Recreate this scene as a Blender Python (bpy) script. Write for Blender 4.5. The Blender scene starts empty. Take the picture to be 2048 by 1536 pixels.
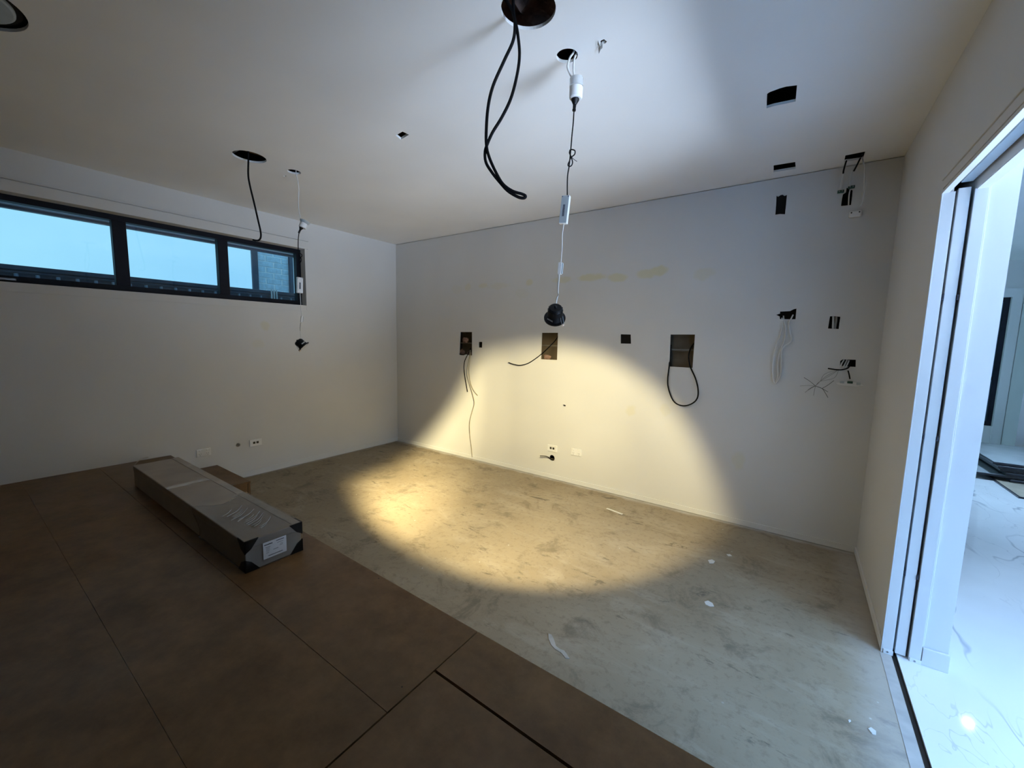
import bpy, bmesh, math, random
from mathutils import Vector, Matrix
random.seed(7)
SC = bpy.context.scene
COL = SC.collection

# ---------------------------------------------------------------- camera
FPX, YAW, PITCH, ROLL = 810.4026, -0.6110, -0.1123, 0.0214
CAM = Vector((4.5414, -3.6864, 1.4806))
fw = Vector((math.sin(YAW)*math.cos(PITCH), math.cos(YAW)*math.cos(PITCH), math.sin(PITCH)))
r0 = Vector((math.cos(YAW), -math.sin(YAW), 0)); u0 = r0.cross(fw)
RT = r0*math.cos(ROLL) + u0*math.sin(ROLL)
UP = -r0*math.sin(ROLL) + u0*math.cos(ROLL)
cam_d = bpy.data.cameras.new('camera'); cam = bpy.data.objects.new('camera', cam_d); COL.objects.link(cam)
cam_d.sensor_width = 36.0; cam_d.lens = FPX/2048*36.0; cam_d.clip_start = 0.02; cam_d.clip_end = 200
m = Matrix((RT, UP, -fw)).transposed().to_4x4(); m.translation = CAM
cam.matrix_world = m
SC.camera = cam

# ---------------------------------------------------------------- world, lights, exposure
SC.view_settings.view_transform = 'Standard'; SC.view_settings.look = 'None'
SC.view_settings.gamma = 1.0; SC.view_settings.use_curve_mapping = False
SC.view_settings.exposure = 0.12
SC.cycles.use_denoising = True
SC.cycles.max_bounces = 5; SC.cycles.diffuse_bounces = 4; SC.cycles.glossy_bounces = 2
SC.cycles.use_adaptive_sampling = True; SC.cycles.adaptive_threshold = .02; SC.cycles.adaptive_min_samples = 32; SC.cycles.use_light_tree = False
SC.cycles.transparent_max_bounces = 8; SC.cycles.transmission_bounces = 4
SC.cycles.sample_clamp_indirect = 6.0
SC.cycles.caustics_reflective = False; SC.cycles.caustics_refractive = False

W_ = bpy.data.worlds.new('sky'); SC.world = W_; W_.use_nodes = True
nt = W_.node_tree; nt.nodes.clear()
wo = nt.nodes.new('ShaderNodeOutputWorld'); bg = nt.nodes.new('ShaderNodeBackground')
tc = nt.nodes.new('ShaderNodeTexCoord'); nz = nt.nodes.new('ShaderNodeTexNoise'); cr = nt.nodes.new('ShaderNodeValToRGB')
nz.inputs['Scale'].default_value = 2.6; nz.inputs['Detail'].default_value = 5
cr.color_ramp.elements[0].position = .35; cr.color_ramp.elements[0].color = (.33, .72, .98, 1)
cr.color_ramp.elements[1].position = .7; cr.color_ramp.elements[1].color = (.42, .84, 1.0, 1)
nt.links.new(tc.outputs['Generated'], nz.inputs['Vector']); nt.links.new(nz.outputs['Fac'], cr.inputs['Fac'])
nt.links.new(cr.outputs['Color'], bg.inputs['Color']); nt.links.new(bg.outputs['Background'], wo.inputs['Surface'])
bg.inputs['Strength'].default_value = 0.98

DAY_COL = (.28, .55, 1.0)
def area(name, loc, direction, sx, sy, power, color):
    d = bpy.data.lights.new(name, 'AREA'); d.shape = 'RECTANGLE'; d.size = sx; d.size_y = sy; d.energy = power; d.color = color
    o = bpy.data.objects.new(name, d); COL.objects.link(o); o.location = loc
    o.rotation_euler = Vector(direction).to_track_quat('-Z', 'Y').to_euler()
    return o
# daylight entering the bright neighbouring room through its big glazed doors
dl = area('daylight_glazed_doors', (8.10, -4.3, 1.30), (-.7, 0.12, -1), 4.2, 2.0, 560, DAY_COL)
dl.data.spread = math.radians(92)
# sunlit paving outside throws light up through the lower half of the same doors
dg_ = area('daylight_off_paving', (8.12, -3.2, .62), (-1, .14, .62), 4.2, 1.1, 110, (.66, .80, 1.0))
dg_.data.spread = math.radians(56)

LAMP_DIR = Vector((-.40, .645, -.65)).normalized()
LAMP_ANGLE = 82.0
LAMP_POWER = 1680.0
LAMP_SPILL = 22.0
LAMP_COL = (1.0, .85, .47)

# ---------------------------------------------------------------- pixel helper: photograph pixel -> point on a real plane
def ray(x, y): return fw + RT*((x-1024)/FPX) + UP*((768-y)/FPX)
def at(x, y, axis, v):
    d = ray(x, y); i = 'xyz'.index(axis); return CAM + d*((v-CAM[i])/d[i])
def hang(x, y, base, off=0.0):       # on the upright plane through base that faces the room's entrance corner
    n = Vector((CAM.x-base[0], CAM.y-base[1], 0)).normalized(); d = ray(x, y)
    return CAM + d*(((Vector(base)-CAM).dot(n)+off)/d.dot(n))

# ---------------------------------------------------------------- materials
def mat(name, color, rough=.6, metal=0.0, spec=.5, noise=None, bump=None, alpha=None, emit=None, coat=0.0):
    """noise = (scale, amount) brightness mottling; bump = (scale, strength)"""
    m = bpy.data.materials.new(name); m.use_nodes = True; t = m.node_tree; b = t.nodes['Principled BSDF']
    b.inputs['Base Color'].default_value = (*color, 1); b.inputs['Roughness'].default_value = rough
    b.inputs['Metallic'].default_value = metal; b.inputs['Specular IOR Level'].default_value = spec
    b.inputs['Coat Weight'].default_value = coat
    g = t.nodes.new('ShaderNodeTexCoord')
    if noise:
        n = t.nodes.new('ShaderNodeTexNoise'); n.inputs['Scale'].default_value = noise[0]; n.inputs['Detail'].default_value = 2
        r = t.nodes.new('ShaderNodeValToRGB'); a = noise[1]
        r.color_ramp.elements[0].color = (*[c*(1-a) for c in color], 1); r.color_ramp.elements[1].color = (*[min(1, c*(1+a)) for c in color], 1)
        r.color_ramp.elements[0].position = .3; r.color_ramp.elements[1].position = .7
        t.links.new(g.outputs['Object'], n.inputs['Vector']); t.links.new(n.outputs['Fac'], r.inputs['Fac']); t.links.new(r.outputs['Color'], b.inputs['Base Color'])
    if bump:
        n = t.nodes.new('ShaderNodeTexNoise'); n.inputs['Scale'].default_value = bump[0]; n.inputs['Detail'].default_value = 2
        bb = t.nodes.new('ShaderNodeBump'); bb.inputs['Strength'].default_value = bump[1]; bb.inputs['Distance'].default_value = .01
        t.links.new(g.outputs['Object'], n.inputs['Vector']); t.links.new(n.outputs['Fac'], bb.inputs['Height']); t.links.new(bb.outputs['Normal'], b.inputs['Normal'])
    if emit:
        b.inputs['Emission Color'].default_value = (*emit[0], 1); b.inputs['Emission Strength'].default_value = emit[1]
    if alpha is not None: b.inputs['Alpha'].default_value = alpha
    return m
class NB:
    """small node builder"""
    def __init__(s, m): s.t = m.node_tree; s.b = s.t.nodes['Principled BSDF']; s.g = s.t.nodes.new('ShaderNodeTexCoord')
    def n(s, typ, **kw):
        x = s.t.nodes.new(typ)
        for k, v in kw.items(): setattr(x, k, v)
        return x
    def l(s, a, b): s.t.links.new(a, b)
    def math(s, op, a, b=None, clamp=False):
        x = s.n('ShaderNodeMath', operation=op); x.use_clamp = clamp
        for i, v in enumerate((a, b)):
            if v is None: continue
            if isinstance(v, (int, float)): x.inputs[i].default_value = v
            else: s.l(v, x.inputs[i])
        return x.outputs[0]
    def noise(s, scale, detail=6, rough=.55, vec=None, dist=0.0):
        x = s.n('ShaderNodeTexNoise'); x.inputs['Scale'].default_value = scale; x.inputs['Detail'].default_value = detail; x.inputs['Roughness'].default_value = rough
        x.inputs['Distortion'].default_value = dist
        s.l(vec if vec is not None else s.g.outputs['Object'], x.inputs['Vector']); return x.outputs['Fac']
    def ramp(s, fac, stops):
        x = s.n('ShaderNodeValToRGB'); e = x.color_ramp.elements
        while len(e) < len(stops): e.new(.5)
        for el, (p, c) in zip(e, stops): el.position = p; el.color = (*c, 1) if len(c) == 3 else c
        s.l(fac, x.inputs['Fac']); return x.outputs['Color']
    def step(s, v, lo, hi):
        x = s.n('ShaderNodeMapRange'); x.interpolation_type = 'SMOOTHSTEP'
        x.inputs['From Min'].default_value = lo; x.inputs['From Max'].default_value = hi
        s.l(v, x.inputs['Value']); return x.outputs['Result']
    def mix(s, fac, a, b):
        x = s.n('ShaderNodeMix', data_type='RGBA')
        for i, v in ((0, fac), (6, a), (7, b)):
            if isinstance(v, (int, float)): x.inputs[i].default_value = v
            elif isinstance(v, tuple): x.inputs[i].default_value = (*v, 1)
            else: s.l(v, x.inputs[i])
        return x.outputs[2]
    def xyz(s):
        x = s.n('ShaderNodeSeparateXYZ'); s.l(s.g.outputs['Object'], x.inputs[0]); return x.outputs

def paint_material(name, color, patches=(), axes='xz', patch_col=(.66, .61, .40)):
    m = mat(name, color, rough=.62, spec=.3); k = NB(m); X = k.xyz(); A = X['xyz'.index(axes[0])]; B = X['xyz'.index(axes[1])]
    base = k.ramp(k.noise(1.1, 2), [(.3, tuple(c*.95 for c in color)), (.7, tuple(min(1, c*1.03) for c in color))])
    wob = k.math('MULTIPLY', k.math('SUBTRACT', k.noise(9, 2), .5), 1.5)
    acc = None
    for (a, b, ra, rb, s) in patches:                       # filler smears with a shape of their own
        da = k.math('DIVIDE', k.math('SUBTRACT', A, a), ra); db = k.math('DIVIDE', k.math('SUBTRACT', B, b), rb)
        d = k.math('ADD', k.math('SQRT', k.math('ADD', k.math('MULTIPLY', da, da), k.math('MULTIPLY', db, db))), wob)
        v = k.math('MULTIPLY', k.math('SUBTRACT', 1.0, k.step(d, .55, 1.15)), s)
        acc = v if acc is None else k.math('MAXIMUM', acc, v)
    if acc is not None: base = k.mix(acc, base, patch_col)
    k.l(base, k.b.inputs['Base Color'])
    return m

WALLC = (.69, .685, .675)
M = {}
M['wall_back'] = paint_material('wall_paint_with_filler_smears', WALLC, [
    (1.30, 2.065, .05, .05, .35), (1.52, 2.075, .07, .035, .4), (1.74, 2.06, .15, .04, .25), (2.15, 2.07, .05, .04, .55), (2.05, 1.97, .1, .06, .15),
    (2.55, 2.075, .13, .035, .5), (2.85, 2.075, .18, .04, .75), (3.12, 2.06, .1, .04, .7), (3.38, 2.07, .09, .05, .7), (3.49, 2.09, .11, .04, .75), (3.85, 2.04, .09, .05, .3),
    (3.31, .84, .05, .06, .35), (3.62, .88, .05, .06, .25), (4.23, .52, .06, .08, .35), (1.1, 2.05, .1, .06, .15)])
M['wall_left'] = paint_material('wall_paint_left', WALLC, [(-1.69, 1.56, .045, .06, .45), (-1.77, 1.37, .07, .05, .2)], 'yz')
M['paint'] = paint_material('wall_paint', WALLC)
M['ceiling'] = paint_material('ceiling_paint', (.86, .855, .845))
M['white_gloss'] = mat('white_gloss_paint', (.70, .70, .70), rough=.35, noise=(3, .03))
M['edge'] = mat('raw_plasterboard_edge', (.40, .385, .36), rough=.9, noise=(14, .12))
M['cavity'] = mat('cavity_wrap', (.095, .070, .042), rough=.7, noise=(6, .4))
M['cavity_dark'] = mat('cavity_shade_black', (.012, .009, .007), rough=.9, noise=(8, .4))  # near-black colour stands in for the shade inside voids and gaps
M['noggin'] = mat('pale_noggin', (.15, .135, .11), rough=.9, noise=(20, .2))  # paleness stands in for the shine along the noggin
M['timber'] = mat('raw_timber', (.22, .13, .07), rough=.8, noise=(12, .3))
M['insulation'] = mat('insulation', (.27, .165, .125), rough=1, noise=(14, .5), bump=(30, .8))
M['black_frame'] = mat('black_aluminium', (.006, .007, .014), rough=.5, spec=.2, noise=(20, .2))
M['black_plastic'] = mat('black_plastic', (.006, .006, .007), rough=.42, spec=.22, noise=(30, .2))
M['black_rubber'] = mat('black_rubber_cable', (.005, .005, .006), rough=.6, spec=.12, noise=(30, .2))
M['white_cable'] = mat('white_cable', (.68, .68, .67), rough=.5, noise=(20, .05))
M['grey_cable'] = mat('grey_cable', (.30, .29, .27), rough=.5, noise=(20, .1))
M['beige_cable'] = mat('beige_cable', (.36, .31, .20), rough=.5, noise=(20, .1))
M['white_plastic'] = mat('white_plastic', (.80, .80, .80), rough=.3, noise=(20, .02))
M['grey_plastic'] = mat('grey_plastic', (.42, .47, .50), rough=.4, noise=(20, .04))
M['socket_hole'] = mat('socket_hole', (.03, .028, .022), rough=.6, noise=(20, .1))
M['sticker'] = mat('silver_sticker', (.45, .45, .44), rough=.35, noise=(60, .3))
M['copper'] = mat('bright_spring_tip', (.85, .70, .60), rough=.3, metal=.6, noise=(30, .1))
M['steel'] = mat('spring_steel', (.30, .30, .31), rough=.35, metal=.8, noise=(30, .1))
M['cardboard'] = mat('grey_brown_cardboard', (.37, .315, .26), rough=.6, spec=.25, noise=(5, .10))
M['cardboard_edge'] = mat('cardboard_edge', (.40, .35, .29), rough=.6, noise=(8, .12))
M['label'] = mat('white_paper_label', (.72, .74, .78), rough=.6, noise=(20, .03))
M['print'] = mat('label_print', (.10, .11, .14), rough=.7, noise=(90, .4))
M['fence'] = mat('dark_steel_fence', (.045, .07, .11), rough=.5, noise=(8, .2))
M['fence_rib'] = mat('steel_fence_rib', (.24, .32, .42), rough=.5, noise=(8, .2))
M['soffit'] = mat('eave_lining', (.86, .86, .90), rough=.7, noise=(4, .05))
M['brick'] = mat('pale_brick', (.60, .76, .88), rough=.85, noise=(15, .12), bump=(60, .4))
M['mortar'] = mat('mortar', (.93, .97, 1.0), rough=.95, noise=(30, .08))
M['panel_black'] = mat('black_edged_panel', (.008, .010, .016), rough=.3, noise=(10, .2))
M['panel_top'] = mat('pale_panel_face', (.38, .40, .41), rough=.25, noise=(4, .08))
M['tan_board'] = mat('tan_board_face', (.36, .31, .24), rough=.5, noise=(6, .15))
M['rubber_stop'] = mat('rubber_stop', (.01, .01, .02), rough=.6, noise=(20, .2))
M['pcb'] = mat('green_connector', (.02, .07, .045), rough=.5, noise=(40, .4))
M['ground'] = mat('pale_paving', (.78, .78, .78), rough=.9, noise=(3, .08))
M['scrap'] = mat('grey_scrap_paper', (.40, .37, .33), rough=.9, noise=(12, .25))
M['plaster'] = mat('white_plaster', (.62, .61, .58), rough=.8, noise=(30, .05))
M['wrap_fold'] = mat('wrap_fold', (.62, .63, .66), rough=.15, noise=(30, .1), alpha=.75)  # whitish colour paints in the bright glints along the folds
M['tape'] = mat('packing_tape', (.52, .48, .43), rough=.25, noise=(20, .08))

def glassy(name, tint=(.9, .95, 1.0), gloss=.10, rough=.03):
    m = bpy.data.materials.new(name); m.use_nodes = True; t = m.node_tree; t.nodes.clear()
    o = t.nodes.new('ShaderNodeOutputMaterial'); tr = t.nodes.new('ShaderNodeBsdfTransparent'); gl = t.nodes.new('ShaderNodeBsdfGlossy'); mx = t.nodes.new('ShaderNodeMixShader'); fr = t.nodes.new('ShaderNodeFresnel')
    tr.inputs['Color'].default_value = (*tint, 1); gl.inputs['Roughness'].default_value = rough; fr.inputs['IOR'].default_value = 1.45
    mu = t.nodes.new('ShaderNodeMath'); mu.operation = 'MAXIMUM'; mu.inputs[1].default_value = gloss; mu.name = 'gloss'
    t.links.new(fr.outputs[0], mu.inputs[0]); t.links.new(mu.outputs[0], mx.inputs[0]); t.links.new(tr.outputs[0], mx.inputs[1]); t.links.new(gl.outputs[0], mx.inputs[2]); t.links.new(mx.outputs[0], o.inputs[0])
    return m
M['glass'] = glassy('window_glass', gloss=.02)
M['clear'] = mat('clear_plastic', (.75, .78, .80), rough=.2, alpha=.38, noise=(30, .05))
def wrap_material():
    m = glassy('stretch_wrap', tint=(.985, .985, .985), gloss=.03, rough=.2); t = m.node_tree
    g = t.nodes.new('ShaderNodeTexCoord'); mp = t.nodes.new('ShaderNodeMapping'); mp.inputs['Scale'].default_value = (9, 26, 9); mp.inputs['Rotation'].default_value = (0, 0, .7)
    n = t.nodes.new('ShaderNodeTexNoise'); n.inputs['Scale'].default_value = 1.6; n.inputs['Detail'].default_value = 3; n.inputs['Distortion'].default_value = .8
    b = t.nodes.new('ShaderNodeBump'); b.inputs['Strength'].default_value = 1.0; b.inputs['Distance'].default_value = .02
    t.links.new(g.outputs['Object'], mp.inputs[0]); t.links.new(mp.outputs[0], n.inputs['Vector']); t.links.new(n.outputs['Fac'], b.inputs['Height'])
    t.nodes['gloss'].operation = 'MULTIPLY'; t.nodes['gloss'].inputs[1].default_value = .6
    for x in t.nodes:
        if x.type == 'BSDF_GLOSSY': t.links.new(b.outputs['Normal'], x.inputs['Normal'])
    return m
M['wrap'] = wrap_material()

def concrete_material():
    m = mat('bare_concrete_slab', (.3, .28, .25), rough=.75, spec=.25); k = NB(m); X = k.xyz()
    big = k.noise(.9, 4, .6, dist=.6); mid = k.noise(3.6, 6, .74, dist=.5); fine = k.noise(26, 4, .65)
    c = k.ramp(big, [(.25, (.236, .186, .122)), (.55, (.292, .238, .164)), (.8, (.330, .275, .198))])
    c = k.mix(k.math('MULTIPLY', k.step(mid, .51, .68), .60), c, (.112, .090, .062))          # dark stains
    mp = k.n('ShaderNodeMapping'); mp.inputs['Scale'].default_value = (1.0, 2.6, 1); mp.inputs['Rotation'].default_value = (0, 0, .6); k.l(k.g.outputs['Object'], mp.inputs[0])
    c = k.mix(k.math('MULTIPLY', k.step(k.noise(1.9, 5, .7, mp.outputs[0], .7), .50, .68), .42), c, (.385, .33, .25))   # pale dusty trowel sweeps
    c = k.mix(k.math('MULTIPLY', k.step(fine, .50, .70), .42), c, (.160, .125, .085))
    sm = k.noise(4.2, 6, .75, mp.outputs[0], .4)
    c = k.mix(k.math('MULTIPLY', k.math('MULTIPLY', k.step(sm, .58, .66), k.step(k.noise(1.1, 2), .42, .56)), .65), c, (.080, .066, .050))   # short dark scuffs
    wob = k.math('MULTIPLY', k.math('SUBTRACT', k.noise(5, 4), .5), .14)
    # white paint overspray along the back and left walls; wider pale band by the right
    sp = k.math('SUBTRACT', 1.0, k.step(k.math('ADD', k.math('MULTIPLY', X[1], -1.0), wob), .0, .075))
    sl = k.math('SUBTRACT', 1.0, k.step(k.math('ADD', X[0], wob), .0, .05))
    sr = k.math('SUBTRACT', 1.0, k.step(k.math('ADD', k.math('SUBTRACT', 5.0, X[0]), wob), .02, .20))
    msk = k.math('MAXIMUM', k.math('MULTIPLY', sp, .8), k.math('MAXIMUM', k.math('MULTIPLY', sl, .5), k.math('MULTIPLY', sr, .42)))
    c = k.mix(msk, c, (.50, .48, .45))
    # paint flecks
    vo = k.n('ShaderNodeTexVoronoi'); vo.inputs['Scale'].default_value = 9; k.l(k.g.outputs['Object'], vo.inputs['Vector'])
    fl = k.math('MULTIPLY', k.math('SUBTRACT', 1.0, k.step(vo.outputs['Distance'], .03, .06)), k.step(k.noise(.8, 2), .46, .56))
    c = k.mix(k.math('MULTIPLY', fl, .7), c, (.56, .54, .50))
    k.l(c, k.b.inputs['Base Color'])
    bp = k.n('ShaderNodeBump'); bp.inputs['Strength'].default_value = .30; bp.inputs['Distance'].default_value = .006
    k.l(k.math('ADD', fine, k.math('MULTIPLY', mid, 1.0)), bp.inputs['Height']); k.l(bp.outputs['Normal'], k.b.inputs['Normal'])
    return m
M['concrete'] = concrete_material()

def mdf_material():
    m = mat('brown_fibreboard', (.17, .12, .075), rough=.5, spec=.30); k = NB(m)
    c = k.ramp(k.noise(5.5, 5, .75), [(.32, (.105, .053, .019)), (.68, (.195, .104, .041))])
    mp = k.n('ShaderNodeMapping'); mp.inputs['Scale'].default_value = (2.2, 16, 8); mp.inputs['Rotation'].default_value = (0, 0, .5); k.l(k.g.outputs['Object'], mp.inputs[0])
    sc = k.step(k.noise(3.0, 4, .6, mp.outputs[0], .2), .66, .80)
    c = k.mix(k.math('MULTIPLY', sc, .4), c, (.20, .14, .085))                      # pale scuffs
    c = k.mix(k.math('MULTIPLY', k.step(k.noise(1.2, 4), .52, .72), .35), c, (.145, .098, .056))  # dusty areas
    sp = k.n('ShaderNodeTexVoronoi'); sp.inputs['Scale'].default_value = 7; k.l(k.g.outputs['Object'], sp.inputs['Vector'])
    c = k.mix(k.math('SUBTRACT', 1.0, k.step(sp.outputs['Distance'], .02, .035)), c, (.03, .02, .012))   # screw heads and knocks
    k.l(c, k.b.inputs['Base Color']); k.l(k.math('ADD', .28, k.math('MULTIPLY', k.noise(3, 3), .25)), k.b.inputs['Roughness'])
    bp = k.n('ShaderNodeBump'); bp.inputs['Strength'].default_value = .12; bp.inputs['Distance'].default_value = .003
    k.l(k.noise(70, 5), bp.inputs['Height']); k.l(bp.outputs['Normal'], k.b.inputs['Normal'])
    return m
M['mdf'] = mdf_material()

def marble_material():
    m = mat('polished_white_marble_tile', (.7, .72, .74), rough=.06, spec=.5); k = NB(m)
    mp = k.n('ShaderNodeMapping'); mp.inputs['Rotation'].default_value = (0, 0, .45); mp.inputs['Scale'].default_value = (1.0, .42, 1); k.l(k.g.outputs['Object'], mp.inputs[0])
    v1 = k.math('ABSOLUTE', k.math('SUBTRACT', k.noise(1.6, 3, .55, mp.outputs[0], .35), .5))
    v2 = k.math('ABSOLUTE', k.math('SUBTRACT', k.noise(2.6, 4, .6, mp.outputs[0], .8), .47))
    c = k.ramp(k.noise(1.4, 3), [(.3, (.70, .71, .72)), (.7, (.78, .79, .80))])
    gate = k.step(k.noise(1.1, 2), .42, .6)
    c = k.mix(k.math('MULTIPLY', k.math('MULTIPLY', k.math('SUBTRACT', 1.0, k.step(v1, .0, .012)), .8), gate), c, (.36, .38, .42))
    c = k.mix(k.math('MULTIPLY', k.math('MULTIPLY', k.math('SUBTRACT', 1.0, k.step(v2, .0, .005)), .5), k.step(k.noise(.9, 2), .45, .55)), c, (.42, .44, .48))
    k.l(c, k.b.inputs['Base Color']); return m
M['marble'] = marble_material()

# ---------------------------------------------------------------- mesh helpers
def link(name, bm, material, parent=None, smooth=False):
    me = bpy.data.meshes.new(name); bmesh.ops.recalc_face_normals(bm, faces=bm.faces); bm.to_mesh(me); bm.free()
    if material is not None: me.materials.append(M[material])
    if smooth:
        for p in me.polygons: p.use_smooth = True
    o = bpy.data.objects.new(name, me); COL.objects.link(o)
    if parent is not None: o.parent = parent; o.matrix_parent_inverse = parent.matrix_world.inverted()
    return o
def tag(o, label=None, cat=None, group=None, kind=None):
    if label: o['label'] = label
    if cat: o['category'] = cat
    if group: o['group'] = group
    if kind: o['kind'] = kind
    return o
def thing(name, label, cat, loc, group=None):
    o = bpy.data.objects.new(name, None); COL.objects.link(o); o.location = loc; o.empty_display_size = .05
    o.matrix_world = Matrix.Translation(loc)
    return tag(o, label, cat, group)
def bbox(bm, x0, x1, y0, y1, z0, z1, bevel=0.0, seg=2):
    r = bmesh.ops.create_cube(bm, size=1); vs = r['verts']
    for v in vs: v.co = Vector(((x0+x1)/2+v.co.x*(x1-x0), (y0+y1)/2+v.co.y*(y1-y0), (z0+z1)/2+v.co.z*(z1-z0)))
    if bevel:
        es = list({e for v in vs for e in v.link_edges}); bmesh.ops.bevel(bm, geom=es, offset=bevel, segments=seg, affect='EDGES', profile=.5)
    return bm
def box(name, x0, x1, y0, y1, z0, z1, material, parent=None, bevel=0.0, seg=2):
    bm = bmesh.new(); bbox(bm, x0, x1, y0, y1, z0, z1, bevel, seg); return link(name, bm, material, parent)
def struct(o): o['kind'] = 'structure'; return o
def prism(name, pts, thick, material, parent=None, bevel=0.0):
    """flat outline pts (3D, coplanar) given thickness along vector thick"""
    bm = bmesh.new(); a = [bm.verts.new(p) for p in pts]; b = [bm.verts.new(Vector(p)+Vector(thick)) for p in pts]; n = len(pts)
    bm.faces.new(a); bm.faces.new(b[::-1])
    for i in range(n): bm.faces.new((a[i], b[i], b[(i+1) % n], a[(i+1) % n]))
    return link(name, bm, material, parent)
def spline(pts, sub=8):
    P = [Vector(p) for p in pts]; out = []
    if len(P) < 3: return P
    Q = [P[0]*2-P[1]] + P + [P[-1]*2-P[-2]]
    for i in range(1, len(Q)-2):
        p0, p1, p2, p3 = Q[i-1:i+3]
        for k in range(sub):
            t = k/sub; out.append(.5*((2*p1)+(p2-p0)*t+(2*p0-5*p1+4*p2-p3)*t*t+(3*p1-p0-3*p2+p3)*t**3))
    return out + [P[-1]]
def btube(bm, pts, r, seg=8, cap=True):
    P = [Vector(p) for p in pts]; rr = r if isinstance(r, (list, tuple)) else [r]*len(P)
    T = [(P[min(i+1, len(P)-1)]-P[max(i-1, 0)]).normalized() for i in range(len(P))]
    n = T[0].orthogonal().normalized(); rings = []
    for i, p in enumerate(P):
        n = (n - T[i]*n.dot(T[i])); n = n.normalized() if n.length > 1e-6 else T[i].orthogonal().normalized()
        b = T[i].cross(n)
        rings.append([bm.verts.new(p + (n*math.cos(2*math.pi*j/seg)+b*math.sin(2*math.pi*j/seg))*rr[i]) for j in range(seg)])
    for a, b in zip(rings, rings[1:]):
        for j in range(seg): bm.faces.new((a[j], a[(j+1) % seg], b[(j+1) % seg], b[j]))
    if cap: bm.faces.new(rings[0][::-1]); bm.faces.new(rings[-1])
    return bm
def tube(name, pts, r, material, parent=None, sub=8, seg=8):
    bm = bmesh.new(); btube(bm, spline(pts, sub), r, seg); return link(name, bm, material, parent, True)
def lathe(name, origin, axis, prof, material, parent=None, seg=28, smooth=False):
    """prof: list of (distance along axis, radius)"""
    ax = Vector(axis).normalized(); n = ax.orthogonal().normalized(); b = ax.cross(n); bm = bmesh.new(); rings = []
    for h, r in prof:
        c = Vector(origin)+ax*h
        rings.append([bm.verts.new(c+(n*math.cos(2*math.pi*j/seg)+b*math.sin(2*math.pi*j/seg))*max(r, 1e-4)) for j in range(seg)])
    for a, c in zip(rings, rings[1:]):
        for j in range(seg): bm.faces.new((a[j], a[(j+1) % seg], c[(j+1) % seg], c[j]))
    bm.faces.new(rings[0][::-1]); bm.faces.new(rings[-1])
    return link(name, bm, material, parent, smooth)
def cut(target, cutters):
    """boolean the cutter objects out of target and remove them"""
    bm = bmesh.new()
    for c in cutters: bm.from_mesh(c.data)
    me = bpy.data.meshes.new('cut'); bm.to_mesh(me); bm.free(); co = bpy.data.objects.new('cut', me); COL.objects.link(co)
    for c in cutters: bpy.data.objects.remove(c)
    md = target.modifiers.new('holes', 'BOOLEAN'); md.operation = 'DIFFERENCE'; md.object = co; md.solver = 'EXACT'; md.use_self = False
    dg = bpy.context.evaluated_depsgraph_get(); new = bpy.data.meshes.new_from_object(target.evaluated_get(dg))
    target.modifiers.clear(); target.data = new; bpy.data.objects.remove(co)
def poly_cutter(pts, thick): return prism('cutter', pts, thick, None)
def round_cutter(c, axis, r, h=.2, seg=40): return lathe('cutter', Vector(c)-Vector(axis)*h/2, axis, [(0, r), (h, r)], None, None, seg)

# ================================================================ THE ROOM
RW, H = 5.0, 2.70          # room width along the back wall, ceiling height
YB = -6.6                  # wall behind the photographer
OP0, OP1, OPH = -1.13, -2.64, 2.14     # doorway in the right wall

fl = struct(box('floor', -.12, 5.03, YB, .12, -.10, 0, 'concrete'))

# ---- back wall: plasterboard sheet with the cut-outs, dark stud cavity behind
wb = struct(box('wall_back', 0, RW, 0, .012, 0, H-.005, 'wall_back'))
def wpoly(px): 
    pts = [at(x, y, 'y', 0.0) for x, y in px]; return poly_cutter([Vector((p.x, -.05, p.z)) for p in pts], (0, .1, 0))
CUTS = [
    [(920, 664), (944, 664), (944, 711), (935, 710), (932, 709), (926, 711), (918, 709.5)],
    [(957, 684), (961, 683.5), (964.5, 684), (964, 695.5), (957, 695)],
    [(1083.5, 665.5), (1116, 665.5), (1114, 720), (1081.5, 718.5)],
    [(1241, 668.5), (1261.5, 669), (1262, 687.5), (1241, 687)],
    [(1341, 669), (1390, 669), (1385, 736), (1338.5, 733)],
    [(1553, 391), (1556, 393), (1561, 389.5), (1565, 388.5), (1569, 391), (1574, 389), (1572, 410), (1570, 428.5), (1560, 428), (1550.5, 429.5), (1552, 410)],
    [(1686, 388), (1692, 384), (1693.5, 374.5), (1698, 376), (1705.5, 380), (1704, 396), (1702, 410), (1682, 412), (1684, 398)],
    [(1560, 623), (1580, 622), (1588, 618), (1593, 617), (1592, 628), (1591, 638.5), (1575, 638.5), (1559.5, 638), (1559.5, 633), (1552, 629.5), (1560, 627)],
    [(1660, 632.5), (1669, 632), (1681, 633.5), (1679, 646), (1677.5, 658), (1656, 657), (1658, 645)],
    [(1680.5, 722), (1685, 719), (1712, 719.5), (1711.5, 734), (1695, 733), (1680, 731.5)],
    [(1125, 810), (1128, 809), (1131.5, 810.5), (1131, 813), (1127, 812.8)],
]
cs = [wpoly(c) for c in CUTS]
hb = at(1104, 916, 'y', 0); cs.append(round_cutter(hb, (0, 1, 0), .032))
cut(wb, cs)
box('backing', -.05, RW+.13, .105, .125, -.05, H+.05, 'cavity', wb)
box('noggin', 0, RW, .070, .104, 1.405, 1.418, 'noggin', wb)
for i, x in enumerate((.02, .62, 1.10, 1.54, 2.20, 2.62, 3.40, 3.95, 4.25, 4.60, 4.95)):
    box('stud', x-.02, x+.02, .013, .105, 0, H, 'cavity_dark', wb)
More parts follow.
